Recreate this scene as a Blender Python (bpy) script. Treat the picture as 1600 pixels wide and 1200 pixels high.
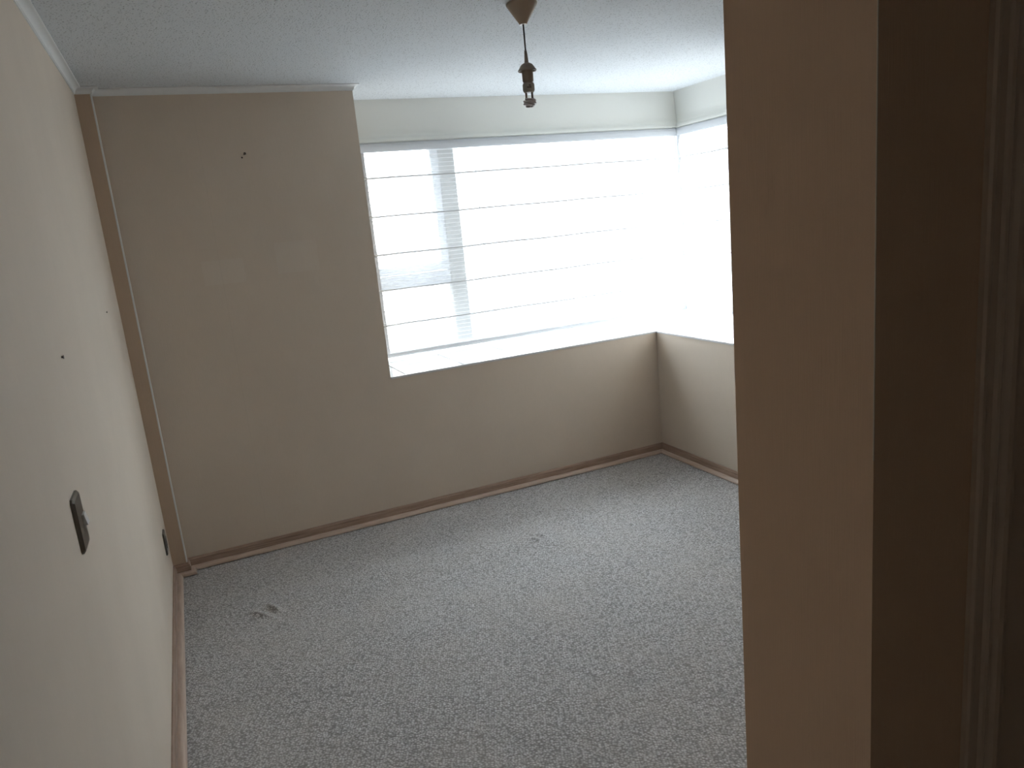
import bpy, bmesh, math, random
from mathutils import Vector, Matrix

random.seed(7)
scene = bpy.context.scene
for o in list(bpy.data.objects):
    bpy.data.objects.remove(o)
col = scene.collection

# ------------------------------------------------------------------ camera
PITCH, ROLL, YAW = -0.21662, 0.09744, -0.40039
F_PX = 1159.02
CAM = Vector((0.28819, -3.97884, 1.59952))
cam_data = bpy.data.cameras.new('camera')
cam_data.sensor_fit = 'HORIZONTAL'
cam_data.sensor_width = 36.0
cam_data.lens = F_PX * 36.0 / 1600.0
cam_data.clip_start = 0.02
cam_data.clip_end = 200
cam = bpy.data.objects.new('camera', cam_data)
col.objects.link(cam)
Mr = (Matrix.Rotation(YAW, 3, 'Z') @ Matrix.Rotation(PITCH, 3, 'X') @ Matrix.Rotation(ROLL, 3, 'Y'))
ax, ay, az = Mr.col[0], Mr.col[1], Mr.col[2]
cm = Matrix((ax, az, -ay)).transposed().to_4x4()
cm.translation = CAM
cam.matrix_world = cm
scene.camera = cam

# ------------------------------------------------------------------ light
world = bpy.data.worlds.new('overcast_sky')
scene.world = world
world.use_nodes = True
wn = world.node_tree
wn.nodes.clear()
w_out = wn.nodes.new('ShaderNodeOutputWorld')
w_bg = wn.nodes.new('ShaderNodeBackground')
w_tc = wn.nodes.new('ShaderNodeTexCoord')
w_sep = wn.nodes.new('ShaderNodeSeparateXYZ')
w_ramp = wn.nodes.new('ShaderNodeValToRGB')
w_map = wn.nodes.new('ShaderNodeMapRange')
w_map.inputs['From Min'].default_value = -1.0
w_map.inputs['From Max'].default_value = 1.0
wn.links.new(w_tc.outputs['Generated'], w_sep.inputs[0])
wn.links.new(w_sep.outputs['Z'], w_map.inputs['Value'])
wn.links.new(w_map.outputs['Result'], w_ramp.inputs['Fac'])
cr = w_ramp.color_ramp                       # hazy ground below, bright overcast sky above
cr.elements[0].position = 0.0
cr.elements[0].color = (0.25, 0.26, 0.27, 1)
cr.elements[1].position = 1.0
cr.elements[1].color = (1.50, 1.62, 1.75, 1)
e = cr.elements.new(0.46); e.color = (0.33, 0.345, 0.36, 1)
e = cr.elements.new(0.53); e.color = (0.62, 0.66, 0.70, 1)
w_bg.inputs['Strength'].default_value = 15.1
wn.links.new(w_ramp.outputs['Color'], w_bg.inputs['Color'])
wn.links.new(w_bg.outputs[0], w_out.inputs['Surface'])

vs = scene.view_settings
vs.view_transform = 'Standard'
vs.look = 'None'
vs.gamma = 1.0
vs.use_curve_mapping = False
vs.exposure = 0.0
scene.cycles.max_bounces = 6
scene.cycles.diffuse_bounces = 4
scene.cycles.transparent_max_bounces = 8
scene.cycles.caustics_reflective = False
scene.cycles.caustics_refractive = False

# ------------------------------------------------------------------ room dimensions (metres)
W = 3.0145          # inner face of the right parapet
XW = 1.249          # where the tall part of the far wall ends and the bay begins
HS = 0.815          # sill height
HC = 2.349          # ceiling
PX, PY = 0.066, 0.0556          # pilaster beside the left wall
BW_Y = 0.52         # blind plane, far bay
BW_X = W + 0.62     # blind plane, right bay
GL_Y = 0.66         # window frame plane, far bay
GL_X = W + 0.76     # window frame plane, right bay
Y_WIN2 = -0.86      # near end of the right bay
Y_PART = -3.133     # room side of the partition beside the doorway
Y_PART2 = -3.374    # hall side of the partition
X_PART = 1.0        # end of the partition
Y_BACK = -4.4

# ------------------------------------------------------------------ materials
def new_mat(name):
    m = bpy.data.materials.new(name)
    m.use_nodes = True
    nt = m.node_tree
    return m, nt, nt.nodes['Principled BSDF'], nt.nodes['Material Output']

def N(nt, kind, **inp):
    n = nt.nodes.new(kind)
    for k, v in inp.items():
        n.inputs[k.replace('_', ' ')].default_value = v
    return n

def coords(nt, scale=(1, 1, 1), rot=(0, 0, 0)):
    tc = nt.nodes.new('ShaderNodeTexCoord')
    mp = nt.nodes.new('ShaderNodeMapping')
    mp.inputs['Scale'].default_value = scale
    mp.inputs['Rotation'].default_value = rot
    nt.links.new(tc.outputs['Object'], mp.inputs['Vector'])
    return mp.outputs['Vector']

def mix_col(nt, fac, a, b):
    n = nt.nodes.new('ShaderNodeMix')
    n.data_type = 'RGBA'
    for s, v in ((n.inputs['Factor'], fac), (n.inputs['A'], a), (n.inputs['B'], b)):
        if hasattr(v, 'links') or hasattr(v, 'is_output'):
            nt.links.new(v, s)
        else:
            s.default_value = v
    return n.outputs['Result']

def ramp(nt, src, p0, p1, c0=(0, 0, 0, 1), c1=(1, 1, 1, 1)):
    r = nt.nodes.new('ShaderNodeValToRGB')
    r.color_ramp.elements[0].position = p0
    r.color_ramp.elements[1].position = p1
    r.color_ramp.elements[0].color = c0
    r.color_ramp.elements[1].color = c1
    nt.links.new(src, r.inputs['Fac'])
    return r.outputs['Color']

def math_n(nt, op, a, b=None, c=None):
    n = nt.nodes.new('ShaderNodeMath')
    n.operation = op
    for i, v in enumerate((a, b, c)):
        if v is None:
            continue
        if hasattr(v, 'is_output'):
            nt.links.new(v, n.inputs[i])
        else:
            n.inputs[i].default_value = v
    return n.outputs[0]

def bump(nt, height, bsdf, strength, dist):
    b = nt.nodes.new('ShaderNodeBump')
    b.inputs['Strength'].default_value = strength
    b.inputs['Distance'].default_value = dist
    nt.links.new(height, b.inputs['Height'])
    nt.links.new(b.outputs['Normal'], bsdf.inputs['Normal'])

def plain(name, rgb, rough=0.5, metallic=0.0, noise=0.06, nscale=40.0, spec=0.5):
    m, nt, b, _ = new_mat(name)
    v = coords(nt)
    n = N(nt, 'ShaderNodeTexNoise', Scale=nscale, Detail=4.0)
    nt.links.new(v, n.inputs['Vector'])
    lo = tuple(c * (1 - noise) for c in rgb) + (1,)
    hi = tuple(min(1, c * (1 + noise)) for c in rgb) + (1,)
    nt.links.new(mix_col(nt, n.outputs['Fac'], lo, hi), b.inputs['Base Color'])
    b.inputs['Roughness'].default_value = rough
    b.inputs['Metallic'].default_value = metallic
    b.inputs['Specular IOR Level'].default_value = spec
    return m

def wallpaper(name, rgb, marks=False):
    """cream woven wallpaper: fine upright threads, faint mottling"""
    m, nt, b, _ = new_mat(name)
    v = coords(nt, (420, 420, 14))
    th = N(nt, 'ShaderNodeTexNoise', Scale=1.0, Detail=3.0, Roughness=0.6)
    nt.links.new(v, th.inputs['Vector'])
    v2 = coords(nt, (1, 1, 0.8))
    mo = N(nt, 'ShaderNodeTexNoise', Scale=2.3, Detail=5.0, Roughness=0.6)
    nt.links.new(v2, mo.inputs['Vector'])
    a = tuple(c * 0.965 for c in rgb) + (1,)
    c2 = tuple(min(1, c * 1.03) for c in rgb) + (1,)
    base = mix_col(nt, ramp(nt, mo.outputs['Fac'], 0.3, 0.7), a, c2)
    base = mix_col(nt, math_n(nt, 'MULTIPLY', th.outputs['Fac'], 0.20), base, tuple(c * 0.62 for c in rgb) + (1,))
    if marks:
        # two paler patches where pictures hung, and faint drop joints of the paper
        tc = nt.nodes.new('ShaderNodeTexCoord')
        sp = nt.nodes.new('ShaderNodeSeparateXYZ')
        nt.links.new(tc.outputs['Object'], sp.inputs[0])
        for x0, x1, z0, z1, k in ((0.39, 0.585, 1.425, 1.545, 0.10), (0.745, 0.955, 1.445, 1.60, 0.09)):
            dx = math_n(nt, 'ABSOLUTE', math_n(nt, 'SUBTRACT', sp.outputs['X'], (x0 + x1) / 2))
            dz = math_n(nt, 'ABSOLUTE', math_n(nt, 'SUBTRACT', sp.outputs['Z'], (z0 + z1) / 2))
            ix = math_n(nt, 'LESS_THAN', dx, (x1 - x0) / 2)
            iz = math_n(nt, 'LESS_THAN', dz, (z1 - z0) / 2)
            base = mix_col(nt, math_n(nt, 'MULTIPLY', math_n(nt, 'MULTIPLY', ix, iz), k), base, (0.86, 0.84, 0.80, 1))
        for xs in (0.475,):
            dx = math_n(nt, 'LESS_THAN', math_n(nt, 'ABSOLUTE', math_n(nt, 'SUBTRACT', sp.outputs['X'], xs)), 0.0012)
            base = mix_col(nt, math_n(nt, 'MULTIPLY', dx, 0.12), base, tuple(c * 0.6 for c in rgb) + (1,))
    nt.links.new(base, b.inputs['Base Color'])
    b.inputs['Roughness'].default_value = 0.75
    b.inputs['Specular IOR Level'].default_value = 0.25
    bump(nt, th.outputs['Fac'], b, 0.25, 0.002)
    return m

WALL = (0.72, 0.625, 0.525)
M_wall = wallpaper('cream_wallpaper', WALL)
M_part = wallpaper('shade_tinted_partition_paper', (0.74, 0.52, 0.36))  # brown cast of the deep shade is put into this paper's colour
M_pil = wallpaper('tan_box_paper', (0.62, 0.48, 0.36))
M_wall_far = wallpaper('cream_wallpaper_marked', WALL, True)

def ceiling_mat():
    m, nt, b, _ = new_mat('stippled_ceiling_paint')
    v = coords(nt)
    vo = N(nt, 'ShaderNodeTexVoronoi', Scale=92.0, Randomness=1.0)
    nt.links.new(v, vo.inputs['Vector'])
    no = N(nt, 'ShaderNodeTexNoise', Scale=160.0, Detail=5.0, Roughness=0.7)
    nt.links.new(v, no.inputs['Vector'])
    big = N(nt, 'ShaderNodeTexNoise', Scale=40.0, Detail=2.0)
    nt.links.new(v, big.inputs['Vector'])
    pit = ramp(nt, vo.outputs['Distance'], 0.14, 0.34)
    gate = ramp(nt, big.outputs['Fac'], 0.50, 0.66)
    pit = math_n(nt, 'MAXIMUM', pit, gate)
    h = math_n(nt, 'MULTIPLY_ADD', no.outputs['Fac'], 0.8, pit)
    base = mix_col(nt, pit, (0.43, 0.45, 0.465, 1), (0.71, 0.745, 0.775, 1))
    nt.links.new(base, b.inputs['Base Color'])
    b.inputs['Roughness'].default_value = 0.85
    b.inputs['Specular IOR Level'].default_value = 0.2
    bump(nt, h, b, 0.6, 0.004)
    return m
M_ceil = ceiling_mat()

def carpet_mat():
    m, nt, b, _ = new_mat('grey_beige_loop_carpet')
    v = coords(nt, (112, 112, 112), (0, 0, 0.40))
    wob = N(nt, 'ShaderNodeTexNoise', Scale=0.25, Detail=2.0)
    nt.links.new(v, wob.inputs['Vector'])
    off = nt.nodes.new('ShaderNodeVectorMath'); off.operation = 'MULTIPLY_ADD'
    nt.links.new(wob.outputs['Color'], off.inputs[0])
    off.inputs[1].default_value = (0.6, 0.6, 0)
    nt.links.new(v, off.inputs[2])
    fl = nt.nodes.new('ShaderNodeVectorMath'); fl.operation = 'MULTIPLY'
    nt.links.new(off.outputs[0], fl.inputs[0])
    fl.inputs[1].default_value = (1, 1.28, 0)
    vo = N(nt, 'ShaderNodeTexVoronoi', Scale=1.0, Randomness=0.75)
    nt.links.new(fl.outputs[0], vo.inputs['Vector'])
    fib = N(nt, 'ShaderNodeTexNoise', Scale=900.0, Detail=2.0)
    nt.links.new(coords(nt), fib.inputs['Vector'])
    mott = N(nt, 'ShaderNodeTexNoise', Scale=2.6, Detail=5.0, Roughness=0.65)
    nt.links.new(coords(nt), mott.inputs['Vector'])
    hgt = ramp(nt, vo.outputs['Distance'], 0.15, 0.75, (1, 1, 1, 1), (0, 0, 0, 1))
    sp = nt.nodes.new('ShaderNodeSeparateColor')
    nt.links.new(vo.outputs['Color'], sp.inputs[0])
    yarn = mix_col(nt, sp.outputs[0], (0.66, 0.65, 0.65, 1), (0.92, 0.915, 0.92, 1))
    base = mix_col(nt, hgt, (0.25, 0.24, 0.235, 1), yarn)
    base = mix_col(nt, math_n(nt, 'MULTIPLY', fib.outputs['Fac'], 0.25), base, (0.5, 0.47, 0.45, 1))
    base = mix_col(nt, math_n(nt, 'MULTIPLY', ramp(nt, mott.outputs['Fac'], 0.42, 0.72), 0.22), base, (0.60, 0.54, 0.47, 1))
    nt.links.new(base, b.inputs['Base Color'])
    b.inputs['Roughness'].default_value = 0.85
    b.inputs['Specular IOR Level'].default_value = 0.2
    b.inputs['Sheen Weight'].default_value = 0.1
    bump(nt, hgt, b, 0.5, 0.004)
    return m
M_carpet = carpet_mat()

def wood_mat(name, dark, light, rough=0.45):
    m, nt, b, _ = new_mat(name)
    tc = nt.nodes.new('ShaderNodeTexCoord')
    sp = nt.nodes.new('ShaderNodeSeparateXYZ')
    nt.links.new(tc.outputs['Object'], sp.inputs[0])
    s = math_n(nt, 'ADD', sp.outputs['X'], sp.outputs['Y'])      # runs along either wall
    cb = nt.nodes.new('ShaderNodeCombineXYZ')
    nt.links.new(math_n(nt, 'MULTIPLY', s, 6.0), cb.inputs[0])
    nt.links.new(math_n(nt, 'MULTIPLY', math_n(nt, 'SUBTRACT', sp.outputs['X'], sp.outputs['Y']), 3.0), cb.inputs[1])
    nt.links.new(math_n(nt, 'MULTIPLY', sp.outputs['Z'], 190.0), cb.inputs[2])
    n = N(nt, 'ShaderNodeTexNoise', Scale=1.0, Detail=6.0, Roughness=0.65)
    nt.links.new(cb.outputs[0], n.inputs['Vector'])
    nt.links.new(mix_col(nt, ramp(nt, n.outputs['Fac'], 0.3, 0.7), dark + (1,), light + (1,)), b.inputs['Base Color'])
    b.inputs['Roughness'].default_value = rough
    bump(nt, n.outputs['Fac'], b, 0.15, 0.001)
    return m
M_shoe = wood_mat('pale_shoe_wood', (0.46, 0.34, 0.27), (0.66, 0.53, 0.44), 0.3)
M_wood = wood_mat('brown_skirting_wood', (0.24, 0.155, 0.11), (0.47, 0.34, 0.265), 0.3)
M_casing = plain('tan_casing_varnish', (0.58, 0.45, 0.35), 0.35, noise=0.05, nscale=6)

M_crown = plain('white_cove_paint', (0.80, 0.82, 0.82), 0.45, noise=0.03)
M_frame = plain('pale_grey_window_frame', (0.33, 0.35, 0.38), 0.35, noise=0.02)
M_post = plain('grey_window_post', (0.15, 0.155, 0.15), 0.5, noise=0.03)
M_tile = plain('white_glazed_tile', (0.74, 0.745, 0.75), 0.08, noise=0.02, nscale=8)
M_grout = plain('grey_grout', (0.06, 0.055, 0.05), 0.9)
M_canopy = plain('taupe_plastic', (0.34, 0.27, 0.205), 0.36, noise=0.03)
M_holder = plain('aged_beige_bakelite', (0.25, 0.20, 0.155), 0.40, noise=0.05)
M_cord = plain('dark_lamp_cord', (0.05, 0.04, 0.035), 0.6)
M_ballast = plain('aged_white_plastic', (0.33, 0.31, 0.26), 0.40)
M_print = plain('dark_print', (0.06, 0.045, 0.035), 0.6)
M_tube = plain('unlit_fluorescent_tube', (0.50, 0.46, 0.45), 0.22, noise=0.02)
M_plate = plain('dark_bronze_plate', (0.085, 0.075, 0.062), 0.28, metallic=0.35, noise=0.08)
M_rocker = plain('white_rocker_plastic', (0.86, 0.85, 0.82), 0.3, noise=0.02)
M_dark = plain('black_socket_plastic', (0.025, 0.02, 0.018), 0.4)
M_nail = plain('rusty_nail_steel', (0.05, 0.035, 0.025), 0.5, metallic=0.4)
M_rail = plain('white_blind_rail', (0.80, 0.81, 0.82), 0.45, noise=0.02)
M_outer = plain('outer_render', (0.60, 0.58, 0.55), 0.9)

def glass_mat():
    m, nt, b, out = new_mat('window_glass')
    nt.nodes.remove(b)
    tr = N(nt, 'ShaderNodeBsdfTransparent', Color=(0.96, 0.98, 0.98, 1))
    gl = N(nt, 'ShaderNodeBsdfGlossy', Color=(1, 1, 1, 1), Roughness=0.02)
    fr = N(nt, 'ShaderNodeFresnel', IOR=1.35)
    mx = nt.nodes.new('ShaderNodeMixShader')
    ge = nt.nodes.new('ShaderNodeNewGeometry')
    front = math_n(nt, 'SUBTRACT', 1.0, ge.outputs['Backfacing'])
    nt.links.new(math_n(nt, 'MULTIPLY', fr.outputs[0], front), mx.inputs[0])
    nt.links.new(tr.outputs[0], mx.inputs[1])
    nt.links.new(gl.outputs[0], mx.inputs[2])
    nt.links.new(mx.outputs[0], out.inputs['Surface'])
    return m
M_glass = glass_mat()

def fabric_mat(name, rgb, see_through, transl, stripes=True):
    """sheer white blind cloth: part open weave, part light-scattering thread"""
    m, nt, b, out = new_mat(name)
    nt.nodes.remove(b)
    tr = N(nt, 'ShaderNodeBsdfTransparent', Color=(1, 1, 1, 1))
    tl = N(nt, 'ShaderNodeBsdfTranslucent', Color=rgb + (1,))
    df = N(nt, 'ShaderNodeBsdfDiffuse', Color=rgb + (1,))
    m1 = nt.nodes.new('ShaderNodeMixShader')
    m1.inputs[0].default_value = transl
    nt.links.new(df.outputs[0], m1.inputs[1])
    nt.links.new(tl.outputs[0], m1.inputs[2])
    m2 = nt.nodes.new('ShaderNodeMixShader')
    if stripes:
        tc = nt.nodes.new('ShaderNodeTexCoord')
        sp = nt.nodes.new('ShaderNodeSeparateXYZ')
        nt.links.new(tc.outputs['Object'], sp.inputs[0])
        fr = math_n(nt, 'FRACT', math_n(nt, 'MULTIPLY', sp.outputs['Z'], 1 / 0.0245))
        ln = math_n(nt, 'LESS_THAN', fr, 0.16)
        ss = math_n(nt, 'MULTIPLY_ADD', ln, -see_through * 0.8, see_through)
        inv = math_n(nt, 'SUBTRACT', 1.0, ss)
        nt.links.new(inv, m2.inputs[0])
    else:
        m2.inputs[0].default_value = 1 - see_through
    nt.links.new(tr.outputs[0], m2.inputs[1])
    nt.links.new(m1.outputs[0], m2.inputs[2])
    nt.links.new(m2.outputs[0], out.inputs['Surface'])
    return m
M_sheer = fabric_mat('sheer_white_cloth', (0.84, 0.845, 0.85), 0.46, 0.12)
M_hem = fabric_mat('doubled_hem_cloth', (0.52, 0.52, 0.525), 0.0, 0.02, False)
M_lip = fabric_mat('grey_white_fold_cloth', (0.60, 0.62, 0.65), 0.0, 0.06, False)
M_pelmet = fabric_mat('cream_pelmet_cloth', (0.78, 0.785, 0.755), 0.0, 0.18, False)

# ------------------------------------------------------------------ helpers
def link(o, parent=None):
    col.objects.link(o)
    if parent is not None:
        o.parent = parent
        o.matrix_parent_inverse = parent.matrix_basis.inverted()
    return o

def obj(name, bm, mat, parent=None, smooth=False, angle=None):
    me = bpy.data.meshes.new(name)
    bmesh.ops.recalc_face_normals(bm, faces=bm.faces[:])
    bm.to_mesh(me)
    bm.free()
    if mat:
        me.materials.append(mat)
    if smooth:
        for p in me.polygons:
            p.use_smooth = True
        if angle:
            try:
                me.set_sharp_from_angle(angle=math.radians(angle))
            except Exception:
                pass
    return link(bpy.data.objects.new(name, me), parent)

def empty(name, loc):
    o = bpy.data.objects.new(name, None)
    o.empty_display_size = 0.05
    o.location = loc
    col.objects.link(o)
    return o

def tag(o, label, cat, group=None):
    o['label'] = label
    o['category'] = cat
    if group:
        o['group'] = group
    return o

def struct(o, label=None):
    o['kind'] = 'structure'
    if label:
        o['label'] = label
    return o

def add_box(bm, lo, hi, bev=0.0, seg=2):
    t = bmesh.new()
    c = [(a + b) / 2 for a, b in zip(lo, hi)]
    s = [max(1e-5, b - a) for a, b in zip(lo, hi)]
    bmesh.ops.create_cube(t, size=1, matrix=Matrix.Translation(c) @ Matrix.Diagonal((*s, 1)))
    if bev > 0:
        bmesh.ops.bevel(t, geom=t.edges[:], offset=bev, segments=seg, affect='EDGES', profile=0.5)
    me = bpy.data.meshes.new('t')
    t.to_mesh(me); t.free()
    bm.from_mesh(me)
    bpy.data.meshes.remove(me)
    return bm

def box(lo, hi, bev=0.0, seg=2):
    return add_box(bmesh.new(), lo, hi, bev, seg)

def add_prism(bm, poly, axis, a0, a1):
    """poly: 2-D outline in the two remaining axes (in x,y,z order), extruded along axis"""
    def P(q, a):
        if axis == 'x': return (a, q[0], q[1])
        if axis == 'y': return (q[0], a, q[1])
        return (q[0], q[1], a)
    v0 = [bm.verts.new(P(q, a0)) for q in poly]
    v1 = [bm.verts.new(P(q, a1)) for q in poly]
    n = len(poly)
    bm.faces.new(v0); bm.faces.new(v1)
    for i in range(n):
        bm.faces.new((v0[i], v0[(i + 1) % n], v1[(i + 1) % n], v1[i]))
    return bm

def sweep(bm, path, prof, first=0, last=None, side=-1):
    """sweep a closed profile (offset from wall, height) along a plan path with mitred corners.
    Only segments first..last are emitted. side=-1: the room lies to the right of the path."""
    pts = [Vector(p) for p in path]
    n = len(pts)
    last = n - 2 if last is None else last
    rings = []
    for i, p in enumerate(pts):
        ds = []
        if i > 0: ds.append((pts[i] - pts[i - 1]).normalized())
        if i < n - 1: ds.append((pts[i + 1] - pts[i]).normalized())
        ns = [Vector((-d.y, d.x)) * side * -1 * -1 for d in ds]
        if len(ns) == 1:
            mv = ns[0]
        else:
            mv = (ns[0] + ns[1])
            mv = mv / max(1e-6, mv.dot(ns[0]))
        rings.append([(p.x + mv.x * o, p.y + mv.y * o, z) for o, z in prof])
    k = len(prof)
    vr = [[bm.verts.new(c) for c in rings[i]] for i in range(first, last + 2)]
    for a, b in zip(vr[:-1], vr[1:]):
        for j in range(k):
            bm.faces.new((a[j], a[(j + 1) % k], b[(j + 1) % k], b[j]))
    bm.faces.new(vr[0]); bm.faces.new(vr[-1])
    return bm

def add_lathe(bm, prof, cx, cy, seg=40):
    """prof: (radius, z) from top to bottom"""
    rows = []
    for r, z in prof:
        if r < 1e-6:
            rows.append([bm.verts.new((cx, cy, z))])
        else:
            rows.append([bm.verts.new((cx + r * math.cos(2 * math.pi * i / seg), cy + r * math.sin(2 * math.pi * i / seg), z)) for i in range(seg)])
    for a, b in zip(rows[:-1], rows[1:]):
        for i in range(seg):
            j = (i + 1) % seg
            if len(a) == 1 and len(b) == 1: continue
            if len(a) == 1: bm.faces.new((a[0], b[i], b[j]))
            elif len(b) == 1: bm.faces.new((a[i], a[j], b[0]))
            else: bm.faces.new((a[i], a[j], b[j], b[i]))
    for row in (rows[0], rows[-1]):
        if len(row) > 1: bm.faces.new(row)
    return bm

def add_tube(bm, pts, r, seg=10):
    pts = [Vector(p) for p in pts]
    rings = []
    up = None
    for i, p in enumerate(pts):
        d = (pts[min(i + 1, len(pts) - 1)] - pts[max(i - 1, 0)]).normalized()
        if up is None:
            up = d.orthogonal().normalized()
        u = (up - d * up.dot(d)).normalized()
        up = u
        w = d.cross(u)
        rr = r[i] if isinstance(r, (list, tuple)) else r
        rings.append([bm.verts.new(p + (u * math.cos(2 * math.pi * k / seg) + w * math.sin(2 * math.pi * k / seg)) * rr) for k in range(seg)])
    for a, b in zip(rings[:-1], rings[1:]):
        for k in range(seg):
            bm.faces.new((a[k], a[(k + 1) % seg], b[(k + 1) % seg], b[k]))
    bm.faces.new(rings[0]); bm.faces.new(rings[-1])
    return bm

# ------------------------------------------------------------------ floor (fitted carpet with its rucks)
RUCKS = [  # centre x, y, direction angle, half length, half width, height
    (0.352, -0.735, -0.9, 0.055, 0.013, 0.013),
    (0.412, -0.715, -1.1, 0.055, 0.013, 0.016),
    (1.735, -0.750, -1.08, 0.060, 0.014, 0.014),
    (1.690, -0.760, -0.80, 0.050, 0.016, 0.008),
    (1.691, -2.050, -1.57, 0.075, 0.020, 0.007),
]
WAVES = [(0.10, -0.62, 1.95, -0.76, 0.13, 0.012), (0.3, -1.35, 2.9, -1.05, 0.25, 0.008),
         (1.7, -2.6, 1.95, -1.3, 0.16, 0.008)]
def floor_z(x, y):
    z = 0.0
    for cx, cy, a, L, S, h in RUCKS:
        dx, dy = x - cx, y - cy
        u = dx * math.cos(a) + dy * math.sin(a)
        v = -dx * math.sin(a) + dy * math.cos(a)
        if abs(u) < 3.5 * L and abs(v) < 5 * S:
            z += h * math.exp(-(u / L) ** 2 - (v / S) ** 2)
    for x0, y0, x1, y1, s, h in WAVES:
        dx, dy = x1 - x0, y1 - y0
        L = math.hypot(dx, dy)
        u = ((x - x0) * dx + (y - y0) * dy) / L
        v = (-(x - x0) * dy + (y - y0) * dx) / L
        e = min(1, max(0, u / 0.25)) * min(1, max(0, (L - u) / 0.25))
        if abs(v) < 4 * s:
            z += h * e * math.exp(-(v / s) ** 2)
    edge = min(1, max(0, min(x - 0.04, W - 0.04 - x, -0.04 - y) / 0.05))
    return z * edge
def axis_pts(lo, hi, step, fine):
    pts, x = [], lo
    while x < hi - 1e-6:
        pts.append(x)
        st = step
        for a, b, s in fine:
            if a <= x < b: st = min(st, s)
        x += st
    return pts + [hi]
XS = axis_pts(-0.02, W + 0.02, 0.03, [(0.22, 0.55, 0.006), (1.55, 1.86, 0.006)])
YS = axis_pts(Y_BACK, 0.02, 0.03, [(-0.88, -0.58, 0.006), (-2.2, -1.9, 0.006)])
bm = bmesh.new()
grid = [[bm.verts.new((x, y, floor_z(x, y))) for x in XS] for y in YS]
for j in range(len(YS) - 1):
    for i in range(len(XS) - 1):
        bm.faces.new((grid[j][i], grid[j][i + 1], grid[j + 1][i + 1], grid[j + 1][i]))
floor = struct(obj('floor', bm, M_carpet, smooth=True), 'grey beige looped carpet with small rucks')
add = box((-0.2, Y_BACK - 0.2, -0.25), (W + 1.0, 1.0, -0.02))
obj('subfloor', add, M_outer, floor)

# ------------------------------------------------------------------ walls and ceiling
struct(obj('ceiling', box((-0.2, Y_BACK - 0.2, HC), (GL_X + 0.08, GL_Y + 0.08, HC + 0.2)), M_ceil),
       'white stippled ceiling, slightly shiny near the window')
struct(obj('wall_left', box((-0.2, Y_BACK - 0.2, -0.25), (0.0, GL_Y + 0.08, HC)), M_wall),
       'cream wallpapered long wall on the left')
bm = bmesh.new()
add_prism(bm, [(0.0, -0.25), (W, -0.25), (W, HS - 0.012), (XW, HS - 0.012), (XW, HC), (0.0, HC)], 'y', 0.0, GL_Y + 0.08)
struct(obj('wall_far', bm, M_wall_far), 'cream wallpapered far wall dropping to a low parapet under the window')
bm = bmesh.new()
add_box(bm, (0.0, -PY, 0.0), (PX, 0.0, HC))
struct(obj('wall_pilaster', bm, M_pil), 'narrow wallpapered upright box in the far left corner')
bm = bmesh.new()
add_box(bm, (W, Y_PART, -0.25), (GL_X + 0.08, GL_Y + 0.08, HS - 0.012))
add_box(bm, (W, Y_PART, HS - 0.012), (GL_X + 0.08, Y_WIN2, HC))
struct(obj('wall_right', bm, M_wall), 'cream low parapet wall below the right-hand window')
pil = bpy.data.objects['wall_pilaster']
obj('lit_edge_strip', box((PX - 0.004, -PY - 0.0012, 0.064), (PX + 0.0025, -PY + 0.03, HC - 0.03), 0.001, 1), M_crown, pil)  # pale strip added to stand for the window-lit side edge
# beams over the windows
ZB = 2.26
struct(obj('wall_lintel_far', box((XW, GL_Y - 0.06, ZB), (GL_X + 0.08, GL_Y + 0.08, HC)), M_crown))
struct(obj('wall_lintel_right', box((GL_X - 0.06, Y_WIN2, ZB), (GL_X + 0.08, GL_Y - 0.06, HC)), M_crown))
# partition beside the doorway and the dark hall around the camera
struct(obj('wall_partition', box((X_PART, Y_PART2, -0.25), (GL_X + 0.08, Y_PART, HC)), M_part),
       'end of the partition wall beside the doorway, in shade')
struct(obj('wall_hall', box((1.98, Y_BACK, -0.25), (2.18, Y_PART2, HC)), M_wall))
struct(obj('wall_back', box((0.0, Y_BACK - 0.2, -0.25), (2.18, Y_BACK, HC)), M_wall))

# door casing on the hall side of the partition (right edge of the picture)
CX0 = 1.176
prof = [(0.0, 0.0), (0.0, 0.007), (0.0025, 0.0105), (0.0065, 0.0115), (0.010, 0.0095), (0.012, 0.006), (0.014, 0.0055),
        (0.0235, 0.0085), (0.026, 0.0125), (0.030, 0.0145), (0.034, 0.0125), (0.036, 0.0085), (0.0395, 0.0085),
        (0.042, 0.011), (0.046, 0.0165), (0.052, 0.0185), (0.060, 0.0175), (0.064, 0.013), (0.068, 0.012), (0.072, 0.012), (0.072, 0.0)]
ZH = 2.04                                   # door opening height
DX0, DX1 = CX0 + 0.072, 1.905               # door opening
bm = bmesh.new()
add_prism(bm, [(CX0 + a, Y_PART2 - b) for a, b in prof], 'z', 0.0, ZH)
struct(obj('trim_3', bm, M_casing), 'moulded door casing at the right edge, in deep shade')
bm = bmesh.new()
add_prism(bm, [(DX1 + 0.072 - a, Y_PART2 - b) for a, b in prof], 'z', 0.0, ZH)
struct(obj('trim_4', bm, M_casing))
bm = bmesh.new()
add_prism(bm, [(Y_PART2 - b, ZH + 0.072 - a) for a, b in prof], 'x', CX0, DX1 + 0.072)
struct(obj('trim_5', bm, M_casing))
door = struct(obj('door_1', box((DX0, Y_PART2 - 0.006, 0.008), (DX1, Y_PART2, ZH - 0.002), 0.001, 1), M_casing))
for z0, z1 in ((0.15, 0.90), (1.05, 1.90)):
    obj('panel', box((DX0 + 0.11, Y_PART2 - 0.013, z0), (DX1 - 0.11, Y_PART2 - 0.006, z1), 0.003, 1), M_casing, door)
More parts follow.
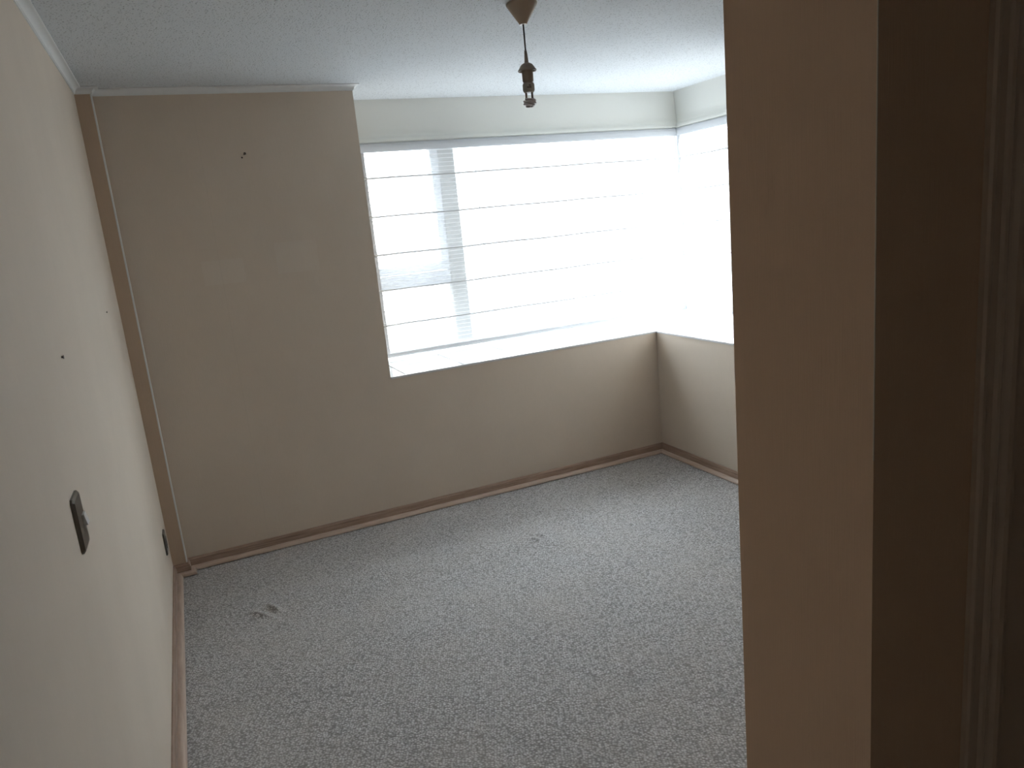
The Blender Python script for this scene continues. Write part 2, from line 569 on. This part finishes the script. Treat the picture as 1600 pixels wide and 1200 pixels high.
hb = add_tube(bmesh.new(), [(DX1 - 0.06, Y_PART2 - 0.006, 1.0), (DX1 - 0.06, Y_PART2 - 0.045, 1.0), (DX1 - 0.07, Y_PART2 - 0.052, 1.0), (DX1 - 0.17, Y_PART2 - 0.052, 1.0)], 0.008, 10)
obj('handle', hb, M_plate, door, smooth=True)
# pale worn paper edge at the corner of the partition
part = bpy.data.objects['wall_partition']
obj('corner_wear', box((X_PART - 0.0005, Y_PART2 - 0.0005, 1.28), (X_PART + 0.0007, Y_PART2 + 0.0010, HC - 0.002)), M_wall, part)

# ------------------------------------------------------------------ crown moulding
crown = [(0.0, HC - 0.0295), (0.0035, HC - 0.0295), (0.0045, HC - 0.0265)]
for k in range(7):
    t = k / 6 * math.pi / 2
    crown.append((0.0065 + 0.0205 * (1 - math.cos(t)), HC - 0.0255 + 0.0195 * math.sin(t)))
crown += [(0.0290, HC - 0.0055), (0.0317, HC - 0.0045), (0.0317, HC), (0.0, HC)]
path = [(0, Y_BACK), (0, -PY), (PX, -PY), (PX, 0), (XW, 0), (XW, 0.45)]
struct(obj('trim_1', sweep(bmesh.new(), path, crown, 0, 0), M_crown, smooth=True, angle=30), 'white cove moulding along the top of the left wall')
struct(obj('trim_2', sweep(bmesh.new(), path, crown, 1, 4), M_crown, smooth=True, angle=30), 'white cove moulding along the top of the far wall')

# ------------------------------------------------------------------ baseboards with shoe moulding
base = [(0.0, 0.0), (0.0135, 0.0), (0.0135, 0.046), (0.0115, 0.050), (0.0115, 0.053), (0.0085, 0.056), (0.007, 0.061), (0.0045, 0.064), (0.0, 0.064)]
shoe = [(0.0135, 0.0032), (0.0372, 0.0032), (0.0385, 0.005), (0.0372, 0.011), (0.033, 0.017), (0.026, 0.0215), (0.019, 0.0232), (0.0135, 0.0232)]
bpath = [(0, Y_BACK), (0, -PY), (PX, -PY), (PX, 0), (W, 0), (W, Y_PART)]
for nm, a, b, lab in (('baseboard_left', 0, 0, 'brown wooden skirting along the left wall'),
                      ('baseboard_pilaster', 1, 2, 'short brown skirting wrapped round the corner box'),
                      ('baseboard_far', 3, 3, 'brown wooden skirting along the far wall'),
                      ('baseboard_right', 4, 4, 'brown wooden skirting along the right parapet')):
    o = struct(obj(nm, sweep(bmesh.new(), bpath, base, a, b), M_wood, smooth=True, angle=35), lab)
    obj('shoe_moulding', sweep(bmesh.new(), bpath, shoe, a, b), M_shoe, o, smooth=True, angle=35)

# ------------------------------------------------------------------ windows
def frame_rect(bm, mapf, u0, u1, z0, z1, t, w0, w1):
    """rectangular frame ring of face width t"""
    for lo, hi in (((u0, z0), (u1, z0 + t)), ((u0, z1 - t), (u1, z1)), ((u0, z0 + t), (u0 + t, z1 - t)), ((u1 - t, z0 + t), (u1, z1 - t))):
        a, b = mapf(lo[0], w0, lo[1]), mapf(hi[0], w1, hi[1])
        add_box(bm, [min(p, q) for p, q in zip(a, b)], [max(p, q) for p, q in zip(a, b)], 0.004, 1)

def mbox(bm, mapf, lo, hi, bev=0.003):
    a, b = mapf(*lo), mapf(*hi)
    return add_box(bm, [min(p, q) for p, q in zip(a, b)], [max(p, q) for p, q in zip(a, b)], bev, 1)

Z0, Z1 = HS, ZB
far = lambda u, w, z: (u, GL_Y - w, z)           # u = x, w = towards the room
rgt = lambda u, w, z: (GL_X - w, u, z)           # u = y

def make_window(name, mapf, u0, u1, mull, sash_u, label):
    """outer frame (the thing itself), mullions, transom, opening sash with panes"""
    bm = bmesh.new()
    frame_rect(bm, mapf, u0, u1, Z0, Z1, 0.05, -0.03, 0.03)
    root = struct(obj(name, bm, M_frame), label)
    for a, b in mull:
        obj('mullion', mbox(bmesh.new(), mapf, (a, -0.035, Z0 + 0.05), (b, 0.035, Z1 - 0.05)), M_post, root)
    edges = [u0 + 0.05] + [v for ab in mull for v in ab] + [u1 - 0.05]
    for i in range(0, len(edges), 2):
        a, b = sorted((edges[i], edges[i + 1]))
        if i == sash_u:
            # transom with an opening sash above and a fixed pane below
            obj('transom', mbox(bmesh.new(), mapf, (a, -0.03, 1.245), (b, 0.03, 1.325)), M_frame, root)
            s = bmesh.new()
            frame_rect(s, mapf, a + 0.004, b - 0.004, 1.329, Z1 - 0.054, 0.052, -0.02, 0.042)
            so = obj('sash', s, M_frame, root)
            obj('pane', mbox(bmesh.new(), mapf, (a + 0.05, -0.003, 1.375), (b - 0.05, 0.003, Z1 - 0.10), 0), M_glass, so)
            h = bmesh.new()
            mbox(h, mapf, (b - 0.045, 0.042, 1.60), (b - 0.020, 0.052, 1.66))
            mbox(h, mapf, (b - 0.038, 0.052, 1.55), (b - 0.027, 0.064, 1.64))
            obj('handle', h, M_frame, so)
            obj('pane', mbox(bmesh.new(), mapf, (a - 0.005, -0.003, Z0 + 0.045), (b + 0.005, 0.003, 1.25), 0), M_glass, root)
        else:
            obj('pane', mbox(bmesh.new(), mapf, (a - 0.005, -0.003, Z0 + 0.045), (b + 0.005, 0.003, Z1 - 0.045), 0), M_glass, root)
    return root

win1 = make_window('window_1', far, XW, GL_X - 0.03, [(1.885, 1.99)], 0, 'pale grey framed far window behind the sheer blind')
win2 = make_window('window_2', rgt, Y_WIN2, GL_Y - 0.03, [(-0.25, -0.16)], -1, 'pale grey framed right-hand window behind the sheer blind')

# tiled sill: each glazed tile is a piece of its own
def tile_row(root, rects, zt):
    for x0, x1, y0, y1 in rects:
        g = 0.0034
        obj('tile', box((x0 + g, y0 + g, zt - 0.008), (x1 - g, y1 - g, zt), 0.0015, 1), M_tile, root)
YB = GL_Y - 0.03
XB = GL_X - 0.03
bm = bmesh.new()
add_prism(bm, [(XW, 0.0015), (W + 0.0, 0.0015), (XB, YB), (XW, YB)], 'z', HS - 0.012, HS - 0.0035)
sill1 = obj('window_sill', bm, M_grout, win1)
js = [XW, 1.338] + [1.687 + 0.35 * i for i in range(5)]
rects = [(a, b, 0.004, 0.462) for a, b in zip(js[:-1], js[1:])] + [(a, b, 0.462, YB) for a, b in zip(js[:-1], js[1:])]
rects = [(a, min(b, W), c, d) for a, b, c, d in rects if a < W]
tile_row(sill1, rects, HS)
obj('edge_strip', box((XW, -0.004, HS - 0.0115), (W + 0.004, 0.004, HS + 0.001), 0.0015, 1), M_tile, sill1)
bm = bmesh.new()
add_prism(bm, [(W + 0.0015, Y_WIN2), (XB, Y_WIN2), (XB, YB), (W + 0.0015, 0.0)], 'z', HS - 0.0121, HS - 0.0036)
sill2 = obj('window_sill', bm, M_grout, win2)
ys = [YB, 0.462, 0.112, -0.238, -0.588, -0.938, -1.288, -1.638, Y_WIN2]
rects = []
for a, b in zip(ys[:-1], ys[1:]):
    rects += [(W + 0.004, W + 0.35, b, a), (W + 0.35, XB, b, a)]
tile_row(sill2, rects, HS)
obj('edge_strip', box((W - 0.004, Y_WIN2, HS - 0.0115), (W + 0.004, -0.004, HS + 0.001), 0.0015, 1), M_tile, sill2)

# ------------------------------------------------------------------ pelmets (cloth covered boards over the blinds)
def pelmet(name, seg, label):
    # offsets are measured from the blind plane into the room
    front = [(0.075, HC), (0.066, HC - 0.02), (0.040, 2.27), (0.018, 2.20), (0.012, 2.165), (0.024, 2.145), (0.036, 2.132), (0.036, 2.122), (0.026, 2.115)]
    back = [(0.018, 2.115), (0.006, 2.165), (0.010, 2.20), (0.030, 2.27), (0.056, HC - 0.02), (0.060, HC)]
    pth = [(XW + 0.005, BW_Y), (BW_X, BW_Y), (BW_X, Y_WIN2 + 0.005)]
    bm = sweep(bmesh.new(), pth, front + back, seg, seg)
    o = obj(name, bm, M_pelmet, smooth=True, angle=50)
    lip = [(0.012, 2.114), (0.030, 2.114), (0.036, 2.108), (0.036, 2.090), (0.028, 2.072), (0.022, 2.064), (0.012, 2.064)]
    obj('lower_fold', sweep(bmesh.new(), pth, lip, seg, seg), M_lip, o, smooth=True, angle=50)
    tag(o, label, 'pelmet', 'pelmets over the bay windows')
    return o
pelmet('window_pelmet', 0, 'long cream cloth pelmet along the ceiling above the far window')
pelmet('window_pelmet', 1, 'cream cloth pelmet above the right-hand window, partly behind the dark partition')

# ------------------------------------------------------------------ roman blinds
RODS = [1.917, 1.692, 1.466, 1.251, 1.037]
ZTOP, ZBOT = 2.075, 0.846
def blind(name, mapf, u0, u1, label):
    """mapf(u, w, z): u along the window, w into the room from the blind plane"""
    root_loc = mapf((u0 + u1) / 2, 0, ZBOT)
    root = empty(name, root_loc)
    tag(root, label, 'blind', 'sheer roman blinds in the bay')
    stops = [ZTOP] + RODS + [ZBOT + 0.012]
    zs = []
    for a, b in zip(stops[:-1], stops[1:]):
        zs += [(a + (b - a) * k / 8, math.sin(math.pi * k / 8)) for k in range(8)]
    zs.append((stops[-1], 0))
    nu = 48
    def surf(u, z, bulge):
        f = (u - u0) / (u1 - u0)
        ed = math.exp(-f * 14) + math.exp(-(1 - f) * 14)
        return 0.004 + bulge * (0.006 + 0.010 * ed) + 0.003 * math.sin(u * 9.0 + z * 2)
    bm = bmesh.new()
    rows = [[bm.verts.new(mapf(u0 + (u1 - u0) * i / nu, surf(u0 + (u1 - u0) * i / nu, z, b), z)) for i in range(nu + 1)] for z, b in zs]
    for a, b in zip(rows[:-1], rows[1:]):
        for i in range(nu):
            bm.faces.new((a[i], a[i + 1], b[i + 1], b[i]))
    obj('cloth', bm, M_sheer, root, smooth=True)
    for z in RODS:
        bm = bmesh.new()
        pts = [mapf(u0 + (u1 - u0) * i / 12, surf(u0 + (u1 - u0) * i / 12, z, 0) + 0.005, z + 0.0015 * math.sin(i * 1.7)) for i in range(13)]
        add_tube(bm, pts, 0.0042, 8)
        o = obj('rod_pocket', bm, M_hem, root, smooth=True)
        ring = bmesh.new()
        um = u0 + (u1 - u0) * 0.32
        c = Vector(mapf(um, surf(um, z, 0) + 0.010, z + 0.004))
        add_tube(ring, [c + Vector((0, 0, 0.006 * k / 3)) for k in range(4)], [0.003, 0.004, 0.004, 0.003], 8)
        obj('cord_ring', ring, M_rail, o, smooth=True)
    bm = bmesh.new()
    mbox(bm, mapf, (u0, -0.004, ZBOT - 0.006), (u1, 0.010, ZBOT + 0.017), 0.003)
    obj('bottom_rail', bm, M_hem, root)
    near = 1 if u0 < u1 else 0
    for ue, sg in ((u0, 1), (u1, -1)) if u0 < u1 else ((u0, -1), (u1, 1)):
        bm = bmesh.new()
        ra, rb = [], []
        for z, b in zs:
            uu = ue - sg * 0.004 * b
            ra.append(bm.verts.new(mapf(uu, surf(ue, z, b) + 0.0015, z)))
            rb.append(bm.verts.new(mapf(ue + sg * ((0.026 if sg == near else 0.014) - 0.006 * b), surf(ue, z, b) + 0.0015, z)))
        for i in range(len(ra) - 1):
            bm.faces.new((ra[i], ra[i + 1], rb[i + 1], rb[i]))
        obj('side_hem', bm, M_hem, root, smooth=True)
    return root
far_b = lambda u, w, z: (u, BW_Y - w, z)
rgt_b = lambda u, w, z: (BW_X - w, u, z)
blind('roman_blind', far_b, 1.366, BW_X - 0.028, 'wide sheer white roman blind lowered over the far window')
blind('roman_blind', rgt_b, BW_Y - 0.030, Y_WIN2 + 0.04, 'sheer white roman blind over the right-hand window beside the dark partition')

# ------------------------------------------------------------------ pendant lamp without shade
LX, LY = 1.5577, -1.4033
lamp = empty('pendant_lamp', (LX, LY, HC))
tag(lamp, 'bare pendant lamp with taupe cone canopy and spiral energy-saving bulb hanging from the ceiling', 'lamp')
bm = add_lathe(bmesh.new(), [(0.0520, HC), (0.0554, HC - 0.003), (0.0563, HC - 0.007), (0.0548, HC - 0.011), (0.0153, 2.2795), (0.0136, 2.2755), (0.0, 2.2755)], LX, LY)
obj('canopy', bm, M_canopy, lamp, smooth=True, angle=40)
obj('cord', add_tube(bmesh.new(), [(LX, LY, 2.28), (LX, LY, 2.17)], 0.0029, 10), M_cord, lamp, smooth=True)
bm = add_lathe(bmesh.new(), [(0.0, 2.1895), (0.0041, 2.189), (0.0047, 2.187), (0.0077, 2.147), (0.0077, 2.140), (0.0, 2.140)], LX, LY, 20)
obj('cord_grip', bm, M_holder, lamp, smooth=True, angle=40)
bm = add_lathe(bmesh.new(), [(0.0, 2.1470), (0.0102, 2.1462), (0.0192, 2.1415), (0.0252, 2.1345), (0.0298, 2.1270), (0.0341, 2.1215), (0.0341, 2.1180), (0.0316, 2.1180), (0.0271, 2.1255), (0.0210, 2.1290),
                             (0.0206, 2.1270), (0.0199, 2.0845), (0.0181, 2.0800), (0.0, 2.0800)], LX, LY)
obj('lamp_holder', bm, M_holder, lamp, smooth=True, angle=40)
bm = add_lathe(bmesh.new(), [(0.0, 2.082), (0.0158, 2.082), (0.0158, 2.0785), (0.0194, 2.0765), (0.0217, 2.0720), (0.0217, 2.0530), (0.0194, 2.0470), (0.0169, 2.0445), (0.0, 2.0445)], LX, LY)
bulb = obj('light_bulb', bm, M_ballast, lamp, smooth=True, angle=40)
bulb['label'] = 'unlit spiral energy-saving bulb'
# spiral tube: two legs, then a double helix closing at the bottom
view = math.atan2(CAM.y - LY, CAM.x - LX)
side = view + math.pi / 2
for s in (-1, 1):
    a = side if s > 0 else side + math.pi
    p = Vector((LX + 0.0108 * math.cos(a), LY + 0.0108 * math.sin(a), 0))
    obj('tube_leg', add_tube(bmesh.new(), [(p.x, p.y, 2.047), (p.x, p.y, 2.0235)], 0.0040, 10), M_holder, bulb, smooth=True)
    pts = []
    for k in range(61):
        t = k / 60
        ang = a + t * 2 * math.pi * 1.55
        rr = 0.0108 + 0.0092 * min(1, t / 0.12)
        if t > 0.84:
            rr *= 1 - 0.97 * ((t - 0.84) / 0.16) ** 1.5
        pts.append((LX + rr * math.cos(ang), LY + rr * math.sin(ang), 2.0240 - 0.0275 * t))
    obj('spiral_tube', add_tube(bmesh.new(), pts, 0.0042, 10), M_tube, bulb, smooth=True)
# small printed block on the ballast
bm = bmesh.new()
for du, z0, z1 in ((0.0015, 2.0650, 2.0695), (0.0052, 2.0650, 2.0695), (-0.0060, 2.0590, 2.0628), (-0.0018, 2.0575, 2.0635), (0.0025, 2.0575, 2.0640), (0.0065, 2.0570, 2.0645)):
    aa = view + du / 0.0217
    bb = aa + 0.0034 / 0.0217
    r = 0.02182
    q = [(LX + r * math.cos(t), LY + r * math.sin(t), z) for t, z in ((aa, z0), (bb, z0), (bb, z1), (aa, z1))]
    bm.faces.new([bm.verts.new(c) for c in q])
obj('printed_mark', bm, M_print, bulb)

# ------------------------------------------------------------------ light switch and socket on the left wall
def wall_plate(name, y, z, wy, hz, label, cat, rocker):
    root = empty(name, (0.0, y, z - hz / 2))
    tag(root, label, cat)
    t = 0.0085
    # chamfered plate
    bm = bmesh.new()
    def ring(x, iy, iz, c):
        a, b = wy / 2 - iy, hz / 2 - iz
        pts = [(-a + c, -b), (a - c, -b), (a, -b + c), (a, b - c), (a - c, b), (-a + c, b), (-a, b - c), (-a, -b + c)]
        return [bm.verts.new((x, y + p, z + q)) for p, q in pts]
    r0, r1, r2 = ring(0.0, 0, 0, 0.006), ring(0.0045, 0, 0, 0.006), ring(t, 0.004, 0.005, 0.004)
    for a, b in ((r0, r1), (r1, r2)):
        for i in range(8):
            bm.faces.new((a[i], a[(i + 1) % 8], b[(i + 1) % 8], b[i]))
    bm.faces.new(r0); bm.faces.new(r2)
    obj('plate', bm, M_plate, root)
    if rocker:
        bm = bmesh.new()
        add_prism(bm, [(t - 0.002, z - 0.012), (t + 0.0085, z - 0.012), (t + 0.0045, z + 0.012), (t - 0.002, z + 0.012)], 'y', y + 0.004, y + 0.030)
        o = obj('rocker', bm, M_rocker, root)
        o['label'] = 'white rocker button'
    else:
        o = obj('socket_insert', box((t - 0.002, y - 0.024, z - 0.024), (t + 0.002, y + 0.024, z + 0.024), 0.0015, 1), M_dark, root)
        for dz in (-0.012, 0, 0.012):
            h = bmesh.new()
            add_tube(h, [(t + 0.0021, y, z + dz), (t + 0.0024, y, z + dz)], 0.0028, 10)
            obj('pin_hole', h, M_nail, o)
    return root
wall_plate('light_switch', -2.235, 1.064, 0.084, 0.120, 'dark bronze light switch plate with a white rocker on the left wall', 'light switch', True)
wall_plate('wall_socket', -0.265, 0.270, 0.084, 0.108, 'dark wall socket low on the left wall beside the corner box', 'socket', False)

# ------------------------------------------------------------------ nails left in the walls
def nail(name, p, axis, r, ln, label, cat='nail'):
    d = Vector(axis)
    p = Vector(p)
    bm = bmesh.new()
    add_tube(bm, [p - d * 0.004, p + d * (ln - 0.0015), p + d * (ln - 0.001), p + d * ln], [r * 0.55, r * 0.55, r, r * 0.95], 12)
    return tag(obj(name, bm, M_nail, smooth=True, angle=40), label, cat)
nail('picture_nail', (0.673, 0, 2.037), (0.2, -0.97, 0.1), 0.0065, 0.016, 'dark picture nail high on the far wall, the larger of two')
nail('wall_screw', (0.661, 0, 2.021), (0, -1, 0), 0.004, 0.005, 'tiny dark screw just below the picture nail on the far wall', 'screw')
nail('picture_nail', (0, -1.964, 1.386), (1, 0, 0), 0.0048, 0.005, 'small dark nail head on the left wall above the light switch')
nail('picture_nail', (0, -0.685, 1.40), (1, 0, 0), 0.004, 0.004, 'tiny nail head on the left wall close to the corner box')
